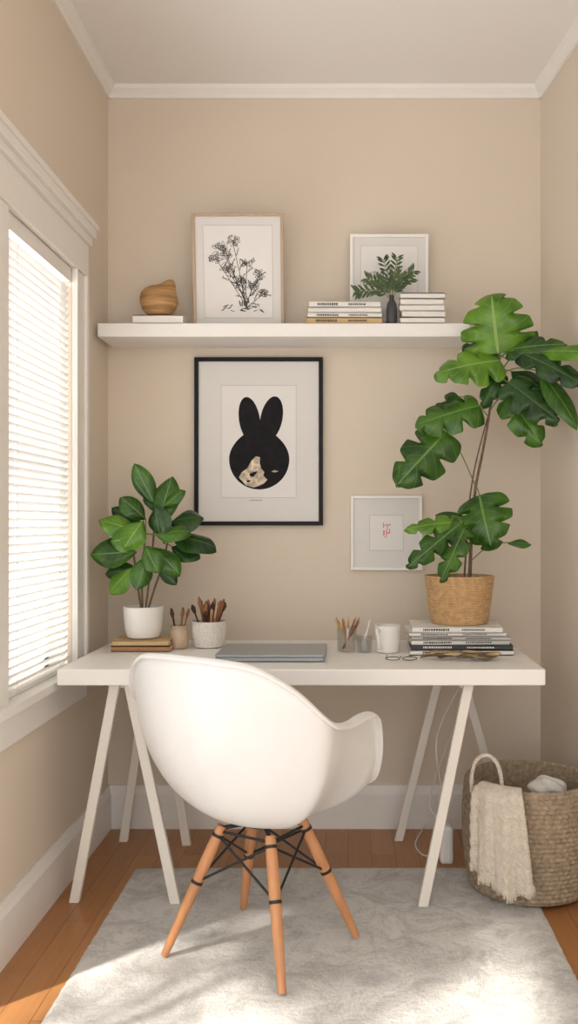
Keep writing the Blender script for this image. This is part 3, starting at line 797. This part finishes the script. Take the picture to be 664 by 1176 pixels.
e = empty('power_adapter', (.36, 3.2, 0))
b = MB(); b.box(.322, .370, 3.20, 3.27, .0, .135); b.build('box', M_white, e, bevel=.012)
b = MB()
b.tube(catmull([(.345, 3.235, .13), (.34, 3.3, .22), (.33, 3.40, .40), (.42, 3.42, .60), (.44, 3.38, .695)], 8), .003, 8)
b.tube(catmull([(.355, 3.235, .13), (.30, 3.36, .16), (.36, 3.5, .30), (.44, 3.5, .50), (.46, 3.47, .69)], 8), .003, 8)
b.tube(catmull([(.345, 3.26, .05), (.28, 3.28, .004), (.25, 3.4, .004), (.30, 3.56, .02)], 8), .003, 8)
b.build('cables', M_cable, e, smooth=True)

# ------------------------------------------------------------ unseen gobo tree, added outside only to block and dapple the sun
e = empty('sun_gobo_tree', (-1.7, 1.1, 0)); b = MB(); random.seed(14)
b.tube([(-1.75, .95, 0), (-1.7, 1.05, 1.2), (-1.68, 1.12, 2.0), (-1.65, 1.15, 3.4)], [.05, .04, .03, .01], 8, 1)
def gobo_foliage(cx, cy, cz, ry, rz, n):
    for k in range(n):
        while True:
            yy, zz = random.uniform(-1, 1), random.uniform(-1, 1)
            if yy*yy+zz*zz < 1: break
        p = Vector((cx+random.uniform(-.18, .18), cy+yy*ry, cz+zz*rz))
        dd = Vector((random.uniform(-1, 1), random.uniform(-1, 1), random.uniform(-1, .6))).normalized()*random.uniform(.10, .16)
        b.leaf(p, p+dd, .085, (random.uniform(-1, -.2), random.uniform(-.8, .2), random.uniform(.2, 1)), 0)
gobo_foliage(-1.65, 1.15, 2.85, .50, .72, 640)  # dense crown placed to keep sun off the chair shell
gobo_foliage(-1.65, .95, 2.3, .9, .8, 100)
for k in range(16):
    z0 = 1.6+k*.11; b.tube([(-1.69, 1.1, z0), (-1.65+random.uniform(-.1, .1), 1.1+random.choice((-1, 1))*random.uniform(.3, .8), z0+.3)], .008, 5, 1)
b.build('gobo_foliage', [M_leafM, M_stem], e, smooth=True, sharp=180)

# ------------------------------------------------------------ light
wd = bpy.data.worlds.new('sky'); sc.world = wd; wd.use_nodes = True
bg = wd.node_tree.nodes['Background']; bg.inputs[0].default_value = (1.0, .985, .96, 1); bg.inputs[1].default_value = 2.1
s = bpy.data.lights.new('sun', 'SUN'); s.energy = 6.0; s.angle = math.radians(2.5); s.color = (1, .94, .84)
so = bpy.data.objects.new('sun', s); sc.collection.objects.link(so)
el, az = math.radians(47), math.radians(45)
dirv = Vector((math.cos(el)*math.cos(az), math.cos(el)*math.sin(az), -math.sin(el)))
so.rotation_euler = dirv.to_track_quat('-Z', 'Y').to_euler(); so.location = (-4, 0, 5)
def area(name, loc, dirn, sx, sy, pw, col):
    l = bpy.data.lights.new(name, 'AREA'); l.shape = 'RECTANGLE'; l.size = sx; l.size_y = sy; l.energy = pw; l.color = col
    o = bpy.data.objects.new(name, l); sc.collection.objects.link(o); o.location = loc
    o.rotation_euler = Vector(dirn).to_track_quat('-Z', 'Y').to_euler(); return o
area('window_daylight', (-1.5, 2.82, 1.4), (1, 0, 0), 1.2, 2.2, 36, (1, .985, .965))

# ------------------------------------------------------------ camera
cam = bpy.data.cameras.new('camera'); co = bpy.data.objects.new('camera', cam); sc.collection.objects.link(co)
co.location = (0, 0, 1.2); co.rotation_euler = (pi/2, 0, 0)
cam.sensor_fit = 'VERTICAL'; cam.sensor_height = 24; cam.sensor_width = 24; cam.lens = 1050/1176*24
cam.shift_x = -68/1176; cam.shift_y = 12/1176; cam.clip_start = .05
sc.camera = co
sc.view_settings.view_transform = 'Standard'
sc.view_settings.exposure = 0.1
